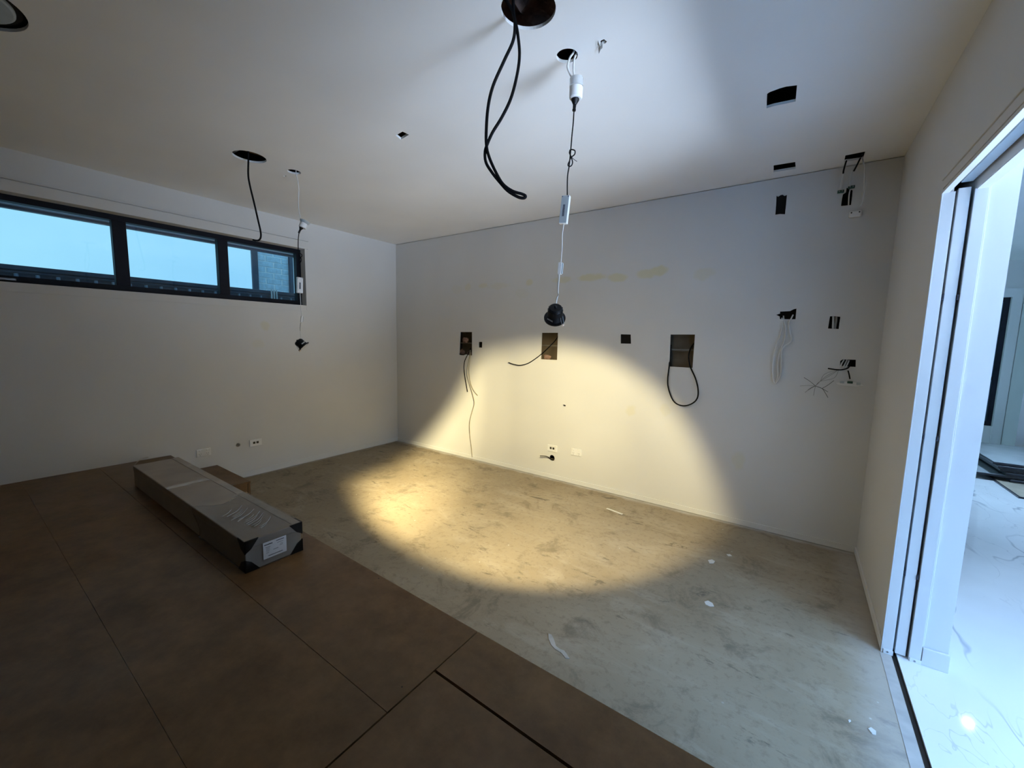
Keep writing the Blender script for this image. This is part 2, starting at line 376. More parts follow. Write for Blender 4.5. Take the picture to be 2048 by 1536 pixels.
for x0, x1, z0, z1 in ((3.1, 3.36, 1.44, 1.57), (1.44, 1.54, 1.34, 1.45), (4.27, 4.55, 2.38, 2.62), (4.62, 4.85, 2.38, 2.6), (4.3, 4.93, 1.28, 1.8)):
    box('blocking', x0, x1, .055, .09, z0, z1, 'cavity_dark', wb)
for px, sz in (((931, 680), .055), ((924, 703), .05), ((940, 706), .04), ((1095, 715), .05)):
    p = at(px[0], px[1], 'y', .05); bm = bmesh.new(); bmesh.ops.create_icosphere(bm, subdivisions=2, radius=sz)
    for v in bm.verts: v.co = Vector((v.co.x*1.0, v.co.y*.35, v.co.z*.7))*random.uniform(.75, 1.15) + p
    link('insulation', bm, 'insulation', wb)
# ---- left wall with the long highlight window
WY1, WY0, WZ0, WZ1 = -1.250, -4.35, 1.797, 2.410
wl = struct(box('wall_left', -.115, 0, YB, .0, 0, H, 'wall_left'))
wcut = poly_cutter([Vector((-.3, WY0, WZ0)), Vector((-.3, WY1, WZ0)), Vector((-.3, WY1, WZ1)), Vector((-.3, WY0, WZ1))], (.6, 0, 0))
hl = at(476, 890, 'x', 0)
cut(wl, [wcut, round_cutter(hl, (1, 0, 0), .019, .16)])
# raised plaster setting band around the window
bm = bmesh.new()
bbox(bm, -.001, .014, WY0, -1.212, WZ1, 2.489, .002); bbox(bm, -.001, .014, WY0, -1.205, 2.4945, 2.506, .002); bbox(bm, -.001, .008, WY1, -1.212, WZ0-.05, WZ1); bbox(bm, -.001, .006, WY0, WY1, WZ0-.065, WZ0-.002)
tb = tag(link('trim_1', bm, 'wall_left'), kind='structure')

# window: black aluminium frame, two mullions, three panes
win = thing('window_1', None, None, (-.1, WY1, WZ0)); win['kind'] = 'structure'
bm = bmesh.new()
bbox(bm, -.150, -.085, WY0, WY1, WZ1-.045, WZ1-.001); bbox(bm, -.150, -.085, WY0, WY1, WZ0+.001, WZ0+.050)
bbox(bm, -.150, -.085, WY1-.048, WY1, WZ0+.05, WZ1-.045); bbox(bm, -.150, -.085, WY0, WY0+.05, WZ0+.05, WZ1-.045)
link('window_frame', bm, 'black_frame', win)
edges = [(-2.780, -2.692), (-2.045, -1.960)]
for a, b in edges: box('mullion', -.148, -.083, a, b, WZ0+.05, WZ1-.045, 'black_frame', win, .003)
for a, b in ((WY0+.05, -2.780), (-2.692, -2.045), (-1.960, WY1-.048)):
    box('pane', -.122, -.117, a, b, WZ0+.05, WZ1-.045, 'glass', win)
hp = at(10, 557, 'x', -.08)
box('latch', -.084, -.066, hp.y-.07, hp.y+.05, hp.z-.012, hp.z+.006, 'steel', win, .004)

# ---- right wall (two skins with the sliding-door pocket between them) and lintel
wr = thing('wall_right', None, None, (RW, 0, 0)); wr['kind'] = 'structure'
box('inner_skin', RW, RW+.030, OP0, 0, 0, H, 'paint', wr); box('outer_skin', RW+.092, RW+.13, OP0, 3.5, 0, H, 'paint', wr)
box('lintel', RW, RW+.014, OP1, OP0, OPH, H, 'paint', wr); box('outer_lintel', RW+.092, RW+.13, OP1, OP0, OPH, H, 'paint', wr)
box('rear_length', RW, RW+.13, YB, OP1, 0, H, 'paint', wr)
box('pocket_end', RW+.03, RW+.092, -.04, 0, 0, H, 'cavity_dark', wr); box('pocket_top', RW+.03, RW+.092, OP1, OP0, OPH+.10, H, 'cavity_dark', wr)
# setting band beside the doorway
bm = bmesh.new(); bbox(bm, RW-.004, RW, OP0, OP0+.055, 0, OPH+.06); bbox(bm, RW-.004, RW, OP1, OP0, OPH+.022, OPH+.06); bbox(bm, RW-.009, RW, OP1, OP0+.02, OPH+.058, OPH+.066, .002)
tag(link('trim_2', bm, 'paint'), kind='structure')
# split white jambs, slotted head
jb = thing('trim_3', None, None, (RW, OP0, 0)); jb['kind'] = 'structure'
for nm, x0, x1 in (('jamb', RW-.004, RW+.033), ('jamb', RW+.089, RW+.130)):
    j = box(nm, x0, x1, OP0-.014, OP0, 0, OPH, 'white_gloss', jb, .0015)
    box('foot_bracket', x0+.004, x1+.002, OP0-.019, OP0-.0145, 0, .022, 'white_plastic', j)
    c = Vector(((x0+x1)/2, OP0-.019, .012)); lathe('screw', c, (0, -1, 0), [(0, .004), (.002, .004), (.0025, .001)], 'steel', j, 12)
box('jamb_bead', RW-.009, RW-.004, OP0-.016, OP0-.002, 0, OPH+.012, 'white_gloss', jb, .001)
box('head', RW-.004, RW+.014, OP1, OP0-.014, OPH-.003, OPH+.012, 'white_gloss', jb); box('head', RW+.094, RW+.13, OP1, OP0-.014, OPH-.003, OPH+.012, 'white_gloss', jb)
box('head_bead', RW-.009, RW-.004, OP1, OP0-.016, OPH-.004, OPH+.010, 'white_gloss', jb, .001)
tr = box('track', RW+.044, RW+.078, OP1, OP0-.02, OPH+.03, OPH+.07, 'grey_plastic', jb)
# pocket sliding door, slid home
dr = thing('door_1', None, None, (RW+.06, OP0, 0)); dr['kind'] = 'structure'
box('door_leaf', RW+.0425, RW+.0795, OP0-.006, -.06, .012, OPH+.012, 'white_gloss', dr, .0015)
for z in (.42, 1.08, 1.70):
    box('buffer', RW+.0345, RW+.0425, OP0-.011, OP0-.002, z-.012, z+.012, 'rubber_stop', dr, .002)
    box('buffer', RW+.0795, RW+.0875, OP0-.011, OP0-.002, z-.016, z+.008, 'rubber_stop', dr, .002)

# ---- ceiling with the cut-outs and the dark roof space above
ce = struct(box('ceiling', -.115, RW+.13, YB, .105, H, H+.013, 'ceiling'))
HA, HB, HC, HD, HF = Vector((3.616, -2.311, H)), Vector((3.620, -2.008, H)), Vector((1.300, -2.312, H)), Vector((1.305, -2.007, H)), Vector((1.873, -3.549, H))
def cpoly(px):
    pts = [at(x, y, 'z', H) for x, y in px]; return poly_cutter([Vector((p.x, p.y, H-.05)) for p in pts], (0, 0, .1))
cc = [round_cutter(c, (0, 0, 1), r, .1, 48) for c, r in ((HA, .102), (HB, .046), (HC, .102), (HD, .046), (HF, .188))]
cc += [cpoly(c) for c in (
    [(1534, 188), (1540, 184), (1560, 176.5), (1573, 173), (1594, 170.5), (1592.5, 187), (1591, 203), (1570, 207.5), (1548, 212), (1533, 216.5)],
    [(1547, 331), (1590.5, 324), (1591.5, 337), (1547, 344.5)],
    [(1691, 311), (1731, 303), (1726, 318), (1688, 323.5)],
    [(791, 271), (805, 263.2), (818, 269.5), (802, 279)],
    [(1202, 81), (1208, 78.5), (1214, 83), (1210, 87.5), (1205, 88.5), (1201.5, 92), (1199, 87)],
    [(566, 352), (571, 350.6), (574, 352), (570, 353.6)])]
cut(ce, cc)
box('roof_lining', -.2, RW+.25, YB, .2, H+.42, H+.44, 'cavity_dark', ce)
box('void_side', -.2, -.116, YB, .2, H, H+.42, 'cavity_dark', ce); box('void_side', RW+.131, RW+.25, YB, .2, H, H+.42, 'cavity_dark', ce); box('void_side', -.115, RW+.13, .106, .2, H, H+.42, 'cavity_dark', ce)
for x in (.5, 1.242, 2.15, 2.75, 3.32, 3.80, 4.50): box('joist', x-.022, x+.022, YB, .1, H+.06, H+.2, 'timber', ce)
box('metal_batten', .0, RW, -2.40, -2.365, H+.03, H+.058, 'steel', ce)
bm = bmesh.new(); bmesh.ops.create_grid(bm, x_segments=24, y_segments=24, size=.5)
for v in bm.verts: v.co = Vector((3.55+v.co.x*.55, -2.25+v.co.y*1.2, H+.16+.05*math.sin(v.co.x*17)*math.cos(v.co.y*11)+random.uniform(-.015, .015)))
link('insulation_batt', bm, 'insulation', ce)
# baseboards: low painted strips
bbl = struct(box('baseboard_left', 0, .010, -2.53, 0, .004, .062, 'white_gloss', None, .002))
struct(box('baseboard_back', .010, RW-.010, -.008, 0, .004, .048, 'paint', None, .002))
struct(box('baseboard_right', RW-.010, RW, OP0+.002, 0, .004, .048, 'paint', None, .002))
# wall behind the photographer
struct(box('wall_rear', -.115, RW+.13, YB-.1, YB, 0, H, 'paint'))
# threshold: pale screed strip and dark joint
struct(box('trim_4', RW-.012, RW+.028, OP1, OP0-.02, -.004, .0012, 'edge'))
struct(box('trim_5', RW+.030, RW+.052, YB, 5.2, -.05, -.006, 'cavity_dark'))

# ================================================================ NEIGHBOURING ROOM
struct(box('floor_marble', RW+.050, 12.0, -9.0, 6.2, -.06, .004, 'marble'))
struct(box('ceiling_next_room', RW+.13, 12.0, -9.0, 6.2, H, H+.05, 'ceiling'))
# pier beside the doorway
pier = struct(box('wall_pier', RW+.13, RW+.217, OP0, -.8, 0, H, 'white_gloss'))
struct(box('trim_6', RW+.130, RW+.136, OP0-.008, OP0+.001, .089, H, 'white_gloss', None, .0015))
struct(box('baseboard_pier', RW+.132, RW+.222, OP0-.016, OP0, .004, .088, 'white_gloss', None, .002))
struct(box('wall_front', RW+.13, 12.0, -9.1, -9.0, 0, H, 'paint'))
# east wall with the tall glazed doors the daylight comes through
we = struct(box('wall_east', 8.2, 8.3, -9.0, 6.2, 0, H, 'paint'))
gcut = poly_cutter([Vector((8.0, -6.6, .0)), Vector((8.0, -2.0, .0)), Vector((8.0, -2.0, 2.4)), Vector((8.0, -6.6, 2.4))], (.5, 0, 0))
cut(we, [gcut])
d3 = thing('door_3', None, None, (8.25, -4.3, 0)); d3['kind'] = 'structure'
bm = bmesh.new()
for y in (-6.6, -5.07, -3.53, -2.0): bbox(bm, 8.22, 8.28, y-.03, y+.03, 0.004, 2.4)
bbox(bm, 8.22, 8.28, -6.6, -2.0, 2.34, 2.4); bbox(bm, 8.22, 8.28, -6.6, -2.0, .004, .06)
link('door_frame', bm, 'black_frame', d3)
for a, b in ((-6.57, -5.10), (-5.04, -3.56), (-3.50, -2.03)): box('pane', 8.247, 8.253, a, b, .06, 2.34, 'glass', d3)
# far wall with a dark glazed door, and a wall end nearer by
FY = 5.0
a0 = at(2033, 590, 'y', FY); a1 = at(1990, 880, 'y', FY)
gx = (at(2026, 600, 'y', FY).x + at(1981, 850, 'y', FY).x)/2; gz1 = at(2028, 594, 'y', FY).z; gz0 = at(1978, 852, 'y', FY).z
wf = struct(box('wall_far', RW+.13, 12.0, FY, FY+.1, 0, H, 'paint'))
cut(wf, [poly_cutter([Vector((gx-2.0, FY-.2, gz0)), Vector((gx, FY-.2, gz0)), Vector((gx, FY-.2, gz1)), Vector((gx-2.0, FY-.2, gz1))], (0, .5, 0))])
d2 = thing('window_2', None, None, (gx-1.0, FY, gz0)); d2['kind'] = 'structure'
bm = bmesh.new(); bbox(bm, gx, gx+.10, FY-.02, FY, 0.004, gz1+.12); bbox(bm, gx-2.0, gx, FY-.02, FY, gz1, gz1+.12); link('architrave', bm, 'white_gloss', d2)
bm = bmesh.new(); bbox(bm, gx-2.0, gx, FY+.03, FY+.08, gz1-.06, gz1); bbox(bm, gx-2.0, gx, FY+.03, FY+.08, gz0, gz0+.06); bbox(bm, gx-.05, gx, FY+.03, FY+.08, gz0+.06, gz1-.06)
bbox(bm, gx-2.0, gx-.05, FY+.03, FY+.08, gz0+(gz1-gz0)*.36, gz0+(gz1-gz0)*.36+.05); link('window_frame', bm, 'black_frame', d2)
box('pane', gx-2.0, gx-.05, FY+.052, FY+.058, gz0+.06, gz1-.06, 'glass', d2)
struct(box('wall_garden', RW-.5, 9.0, 7.2, 7.4, 0, 4.0, 'fence'))
bz = at(2027, 906, 'y', 4.55)
struct(box('wall_end', at(2027, 906, 'y', 4.55).x, 8.2, 4.55, 4.99, 0, H, 'white_gloss'))
struct(box('baseboard_far', RW+.14, bz.x-.002, FY-.012, FY-.0005, .004, .09, 'white_gloss'))
# recessed downlights next door; the doorway one is unseen, added to light the marble
M['lens_cool'] = mat('lit_cool_lens', (1, 1, 1), emit=((.85, .93, 1.0), 60.0), noise=(20, .01)); M['lens_cool'].cycles.emission_sampling = 'NONE'
for i, (x, y) in enumerate(((6.44, 2.64), (6.6, -.9))):
    t = thing('ceiling_downlight', ['recessed downlight over the stacked panels next door', 'added unseen downlight next door that brightens the marble by the doorway'][i], 'downlight', (x, y, H), 'recessed downlights next door')
    lathe('trim_ring', (x, y, H-.006), (0, 0, 1), [(0, .048), (.003, .055), (.006, .055)], 'white_plastic', t); lathe('lens', (x, y, H-.008), (0, 0, 1), [(0, .040), (.002, .042)], 'lens_cool', t)
    d = bpy.data.lights.new('next_room_lamp', 'SPOT'); d.energy = (300, 190)[i]; d.color = ((.42, .67, 1.0), (.48, .71, 1.0))[i]; d.spot_size = 1.45; d.spot_blend = .6; d.shadow_soft_size = .10
    o = bpy.data.objects.new('next_room_lamp', d); COL.objects.link(o); o.location = (x, y, H-.02)
# stacked black-edged panels on the marble and the tan sheet lying under them
sx, sy = at(1990, 963, 'z', 0).x, at(1990, 963, 'z', 0).y
ord_ = ['lowest', 'second lowest', 'third lowest', 'third from top', 'second from top', 'topmost']
tz = at(1984, 921, 'y', sy).z
tag(box('floor_sheet', sx, sx+2.4, sy-.62, sy+.9, .005, .018, 'tan_board'), 'tan sheet with black edge lying under the stacked panels', 'sheet')
fs = bpy.data.objects['floor_sheet']; bm = bmesh.new(); bbox(bm, sx-.012, sx, sy-.632, sy+.9, .005, .022); bbox(bm, sx, sx+2.4, sy-.632, sy-.62, .005, .022); link('edge_strip', bm, 'panel_black', fs)
z = .024; dz = (tz-z)/6
for i in range(6):
    ox = (.10, -.16, .06, .02, .0, -.04)[i]
    t = tag(box('stacked_panel', sx+ox, sx+2.3+ox, sy-.02+.015*(i % 2), sy+1.3, z, z+dz*.62, 'panel_black', None, .003),
            f'{ord_[i]} black-edged panel in the stack on the marble floor', 'panel', 'black-edged panels stacked on the marble')
    box('face', sx+ox+.01, sx+2.29+ox, sy-.01+.015*(i % 2), sy+1.29, z+dz*.62, z+dz*.62+.003, 'panel_top', t)
    for x in (.2, 1.0, 1.9): box('spacer', sx+ox+x, sx+ox+x+.1, sy+.1, sy+1.2, z+dz*.62+.003, z+dz-.0005, 'panel_black', t) if i < 5 else None
    z += dz

# ================================================================ OUTSIDE THE WINDOW
struct(box('ground', -14, -.12, -12, 12, -.12, -.02, 'ground'))
so = struct(box('eave_soffit', -.48, -.116, -9, -1.02, 2.412, 2.43, 'soffit')); 
gt = tag(box('eave_gutter', -.53, -.48, -9, -1.0, 2.390, 2.47, 'fence'), 'dark gutter edge along the eave above the long window', 'gutter')
fx = -1.2
fe = thing('steel_fence', 'dark steel fence with raised ribs outside the long window', 'fence', (fx, -2.5, -.02))
box('fence_sheet', fx-.006, fx, -8.0, 2.0, -.02, 2.0, 'fence', fe)
box('fence_rail', fx-.03, fx+.022, -8.0, 2.0, 1.992, 2.032, 'fence', fe, .004)
box('fence_rail', fx-.02, fx+.014, -8.0, 2.0, 1.965, 1.984, 'fence', fe, .003)
ribm = None
for i in range(46):
    y = -4.6 + i*.126
    if ribm is None:
        bm = bmesh.new(); btm = [(-.014, 0), (-.006, .018), (.006, .018), (.014, 0)]
        lo = [bm.verts.new((d, h, 0)) for h, d in [(a, b) for a, b in btm]]; hi = [bm.verts.new((d, h, 1.96)) for h, d in [(a, b) for a, b in btm]]
        for k in range(3): bm.faces.new((lo[k], lo[k+1], hi[k+1], hi[k]))
        bm.faces.new(hi); bm.faces.new(lo[::-1]); bm.faces.new((lo[0], hi[0], hi[3], lo[3]))
        o = link('rib', bm, 'fence_rib', fe); ribm = o.data
    else:
        o = bpy.data.objects.new('rib', ribm); COL.objects.link(o); o.parent = fe; o.matrix_parent_inverse = fe.matrix_world.inverted()
    o.location = (fx+.0005, y, 0)
# neighbour's brick pier with dark posts each side
NX = -2.4
bp = thing('brick_pier', 'pale brick pier of the house next door beyond the window', 'brick pier', (NX, -.46, -.02))
box('mortar_core', NX-.20, NX-.006, -.70, -.235, -.02, 3.4, 'mortar', bp)
brk = None; row = 0; zz = 1.83
while zz < 3.36:
    off = (row % 2)*.12; y = -.70 - off
    while y < -.235:
        y0, y1 = max(y, -.70), min(y+.23, -.235)
        if y1-y0 > .03:
            o = box('brick', NX-.05, NX+random.uniform(-.003, .003), y0+.005, y1-.005, zz, zz+.076, 'brick', bp, .003, 1)
        y += .24
    zz += .086; row += 1
po = tag(box('downpipe', NX+.0, NX+.05, -.80, -.712, -.02, 3.4, 'fence', None, .012), 'dark downpipe left of the pale brick pier next door', 'downpipe')
po = tag(box('corner_post', NX-.02, NX+.04, -.232, -.175, -.02, 3.4, 'fence', None, .006), 'dark corner post right of the pale brick pier next door', 'post')
yy = [at(x, 560, 'x', fx+.03).y for x in (541, 546, 551)]
for i, y in enumerate(yy):
    tag(tube('conduit', [(fx+.045, y, .0), (fx+.045, y, 2.045)], .010, 'grey_plastic', None, 2), ['leftmost', 'middle', 'rightmost'][i]+' of three thin conduits against the steel fence', 'conduit', 'conduits on the fence')

# ================================================================ RISER PLATFORM AND STEP
PH = .37
pl = thing('riser_platform', 'low platform of brown fibreboard sheets filling the front of the room', 'platform', (2.5, -4.5, 0))
def ey(x): return -2.537 - .0125*x          # the platform's nosing runs very slightly out of square
def board(name, x0, x1, f0, f1, dz=0.0):
    """board between x0..x1; f0/f1 give the far and near edge y at a given x"""
    pts = [(x0, f1(x0)), (x1, f1(x1)), (x1, f0(x1)), (x0, f0(x0))]
    return prism(name, [Vector((a, b, PH-.018+dz)) for a, b in pts], (0, 0, .018), 'mdf', pl)
c_ = lambda v: (lambda x: v)
board('board', 0.004, 3.632, ey, c_(-2.9975)); board('board', 0.004, 3.632, c_(-3.0000), c_(-3.3995), .0005); board('board', .004, 3.632, c_(-3.4005), c_(-4.6))
board('board', 3.636, 4.995, ey, lambda x: -2.803-.018*(x-3.636)); board('board', 3.637, 4.995, lambda x: -2.812-.018*(x-3.636), c_(-4.6), -.0005)
board('board', .004, 4.995, c_(-4.604), c_(YB+.005))
prism('riser_panel', [Vector((0.004, ey(0)-.004, 0)), Vector((4.995, ey(4.995)-.004, 0)), Vector((4.995, ey(4.995)-.004, PH-.0185)), Vector((0.004, ey(0)-.004, PH-.0185))], (0, -.018, 0), 'mdf', pl)
box('side_panel', .004, .022, YB+.01, -2.57, 0, PH-.0195, 'mdf', pl); box('side_panel', 4.977, 4.995, YB+.01, -2.63, 0, PH-.0195, 'mdf', pl)
for x in (1.2, 2.4, 3.6): box('joist', x-.02, x+.02, YB+.01, -2.62, .0, PH-.0195, 'timber', pl)
st = thing('step_box', 'small brown fibreboard step against the platform by the window wall', 'step', (.38, -2.36, 0))
SH = .195
box('tread', .012, .735, -2.530, -2.190, SH-.018, SH, 'mdf', st, .0015); box('front_panel', .012, .735, -2.212, -2.194, 0, SH-.0185, 'mdf', st); box('end_panel', .714, .732, -2.530, -2.213, 0, SH-.0185, 'mdf', st); box('end_panel', .012, .03, -2.530, -2.213, 0, SH-.0185, 'mdf', st)

# ================================================================ LONG WRAPPED CARTON
BX0, BX1, BY0, BY1, BZ0, BZ1 = .725, 2.530, -2.934, -2.676, PH+.001, .520
cb = thing('wrapped_carton', 'long grey cardboard carton in stretch wrap lying on the platform', 'carton', (1.63, -2.8, PH))
box('carton_body', BX0, BX1, BY0, BY1, BZ0, BZ1-.012, 'cardboard', cb, .004)
box('lid', BX0-.002, BX1+.002, BY0-.002, BY1+.002, BZ1-.040, BZ1, 'cardboard', cb, .005)
box('lid_strip', BX0, BX1, BY1-.040, BY1+.001, BZ1+.0002, BZ1+.0022, 'cardboard_edge', cb)
box('lid_tape', 1.42, 1.47, BY0-.003, BY1-.04, BZ1+.0002, BZ1+.001, 'tape', cb)
for sy_, y in ((1, BY0), (-1, BY1)):
    for z_, up in ((BZ0, 1), (BZ1, -1)):
        # triangular foam-plastic corner protector wrapping the end of the carton
        bm = bmesh.new(); e = .0045; xo = BX1+e; w, h, d = .062, .062, .075
        yo = y - sy_*e; zo = z_ - up*e*.6
        if up == 1: zo = PH+.0006
        outer = [Vector((xo, yo, zo)), Vector((xo, yo+sy_*w, zo)), Vector((xo, yo+sy_*w*.45, zo+up*h*.72)), Vector((xo, yo, zo+up*h))]
        inn = [Vector((BX1-.002, p.y, p.z)) for p in outer]
        a = [bm.verts.new(p) for p in outer]; b = [bm.verts.new(p) for p in inn]
        bm.faces.new(a); bm.faces.new(b[::-1])
        for i in range(4): bm.faces.new((a[i], b[i], b[(i+1) % 4], a[(i+1) % 4]))
        side = [Vector((xo, yo, zo)), Vector((xo, yo, zo+up*h)), Vector((xo-d*.55, yo, zo+up*h*.7)), Vector((xo-d, yo, zo))]
        a = [bm.verts.new(p) for p in side]; b = [bm.verts.new(p+Vector((0, sy_*.004, 0))) for p in side]
        bm.faces.new(a); bm.faces.new(b[::-1])
        for i in range(4): bm.faces.new((a[i], b[i], b[(i+1) % 4], a[(i+1) % 4]))
        link('corner_protector', bm, 'black_plastic', cb)
# stretch wrap sleeve over the near end
bm = bmesh.new(); bbox(bm, 1.93, BX1+.006, BY0-.0055, BY1+.0055, PH+.0004, BZ1+.006)
bmesh.ops.subdivide_edges(bm, edges=bm.edges[:], cuts=6, use_grid_fill=True)
for v in bm.verts:
    if v.co.x < 1.94: v.co.x += .10*math.sin(v.co.y*23+v.co.z*31)*.5
link('stretch_wrap', bm, 'wrap', cb)
# folded ridges in the wrap on top of the carton
for i in range(15):
    x = 2.16 + i*.021; L = random.uniform(.05, .12); y = -2.90 + random.uniform(0, .03) + .004*i
    ang = random.uniform(.45, .8)
    pts = [Vector((x, y, BZ1+.0065)), Vector((x-L*.5*math.cos(ang)*.6, y+L*.5, BZ1+.0085)), Vector((x-L*math.cos(ang), y+L*.95, BZ1+.0065))]
    tube('wrap_fold', pts, .0022, 'wrap_fold', cb, 4, 5)
# white shipping label with print on the near end
l0 = [at(x, y, 'x', BX1+.0075) for x, y in ((525, 1087), (572, 1070.5), (574, 1101), (528, 1120))]
ly0, ly1 = (l0[0].y+l0[3].y)/2, (l0[1].y+l0[2].y)/2; lz1 = (l0[0].z+l0[1].z)/2; lz0 = (l0[2].z+l0[3].z)/2
lb = box('shipping_label', BX1+.0062, BX1+.0072, ly0, ly1, lz0, lz1, 'label', cb)
bm = bmesh.new(); lw, lh = ly1-ly0, lz1-lz0
for (u0_, u1_, v, t) in ((.05, .40, .84, .030), (.56, .90, .88, .022), (.60, .86, .74, .010), (.10, .30, .68, .012), (.12, .28, .60, .010), (.12, .28, .52, .010), (.12, .26, .44, .010), (.42, .64, .42, .014), (.72, .85, .62, .010), (.20, .82, .14, .022), (.12, .24, .34, .010), (.70, .84, .54, .010)):
    bbox(bm, BX1+.0072, BX1+.0075, ly0+lw*u0_, ly0+lw*u1_, lz0+lh*(v-t), lz0+lh*(v+t))
link('label_print', bm, 'print', lb)
# loose strap end curling at the far end of the carton
s_ = [at(x, y, 'z', PH+.02) for x, y in ((266, 934), (272, 926), (283, 918), (296, 914.5))]
s_[0] = Vector((BX0-.003, BY0+.004, BZ1-.01))
tag(tube('plastic_strap', s_, .004, 'tape', None, 6, 6), 'thin pale strap end curling off the far end of the carton', 'strap')

# ================================================================ WALL PLATES
def plate(kind, label, origin, u, n, group):
    """outlet plate: u = right-hand direction along the wall, n = out of the wall"""
    t = thing(kind, label, 'outlet', origin, group); u = Vector(u); n = Vector(n); up = Vector((0, 0, 1)); o = Vector(origin)
    def slab(nm, a0, a1, b0, b1, d0, d1, mt, par, bev=0.0):
        bm = bmesh.new(); bbox(bm, a0, a1, b0, b1, d0, d1, bev)
        R = Matrix((u, up, n)).transposed()
        for v in bm.verts: v.co = R @ v.co + o
        return link(nm, bm, mt, par)
    pf = slab('face_plate', -.057, .057, -.036, .036, 0, .009, 'white_plastic', t, .003)
    if kind == 'data_outlet':
        for dx in (-.016, .016):
            s = slab('socket', dx-.011, dx+.011, -.009, .013, .009, .0105, 'socket_hole', t)
    else:
        for dx in (-.03, .03):
            s = slab('socket', dx-.019, dx+.019, -.03, .004, .009, .0105, 'white_plastic', t, .0005)
            for q, w in ((-.007, .5), (.007, -.5)): slab('pin_slot', dx+q-.0012, dx+q+.0012, -.012, -.004, .0105, .011, 'socket_hole', s)
            slab('pin_slot', dx-.0012, dx+.0012, -.026, -.018, .0105, .011, 'socket_hole', s)
            slab('switch', dx-.007, dx+.007, .014, .029, .009, .014, 'white_plastic', t, .002)
    return t
g = at(1105, 896.5, 'y', 0); plate('data_outlet', 'white two-port outlet on the back wall above the round hole', (g.x, 0, g.z), (1, 0, 0), (0, -1, 0), None)
g = at(1153, 904.5, 'y', 0); plate('power_outlet', 'white double power point on the back wall right of the two-port outlet', (g.x, 0, g.z), (1, 0, 0), (0, -1, 0), None)
g = at(511, 885, 'x', 0); plate('data_outlet', 'white two-port outlet on the window wall, right of a small hole', (0, g.y, g.z), (0, 1, 0), (1, 0, 0), None)
g = at(407, 905, 'x', 0); plate('power_outlet', 'white double power point on the window wall above the carton', (0, g.y, g.z), (0, 1, 0), (1, 0, 0), None)

# ================================================================ CABLES FROM THE CEILING
def cable(name, label, pts, r, material, sub=8, cat='cable', group=None, parent=None):
    o = tube(name, pts, r, material, parent, sub)
    return tag(o, label, cat, group) if parent is None else o
LB = (3.585, -2.300, 0)
lp = [(1026, -25), (1027, 20), (1030, 50), (1026, 82), (1008, 122), (986, 172), (976, 215), (972.5, 262), (973, 292), (979, 316), (992, 345), (1006, 368), (1025, 382), (1044, 388), (1051, 392), (1048, 396), (1036, 394), (1016, 382), (1000, 365), (984, 345), (972, 325), (970, 305), (974, 290), (985, 265), (1004, 234), (1022, 196), (1034, 150), (1039, 110), (1036, 72), (1031, 45), (1024, 20), (1010, -2), (1002, -8)]
pp = []
for i, (x, y) in enumerate(lp):
    f = i/(len(lp)-1); pp.append(hang(x, y, LB, .012*math.cos(f*math.pi*2.0)+.0))
pp[0].z = max(pp[0].z, H+.05); pp[-1].z = max(pp[-1].z, H+.05)
cable('speaker_cable', 'long twisted loop of thick black cable hanging from the large ceiling hole', pp, .0060, 'black_rubber')
LCb = (1.262, -2.305, 0)
q = [hang(x, y, LCb) for x, y in ((497, 300), (497, 325), (496.5, 350), (500, 372), (508, 405), (516, 440), (521, 462), (521.5, 474), (518, 480), (512, 481), (505, 479.5))]
q[0] = Vector((1.268, -2.305, H+.12)); q[1].z = H-.01; q.insert(1, Vector((1.268, -2.305, H+.04)))
cable('speaker_cable', 'single thick black cable hanging from ceiling hole in front of the window', q, .0062, 'black_rubber')

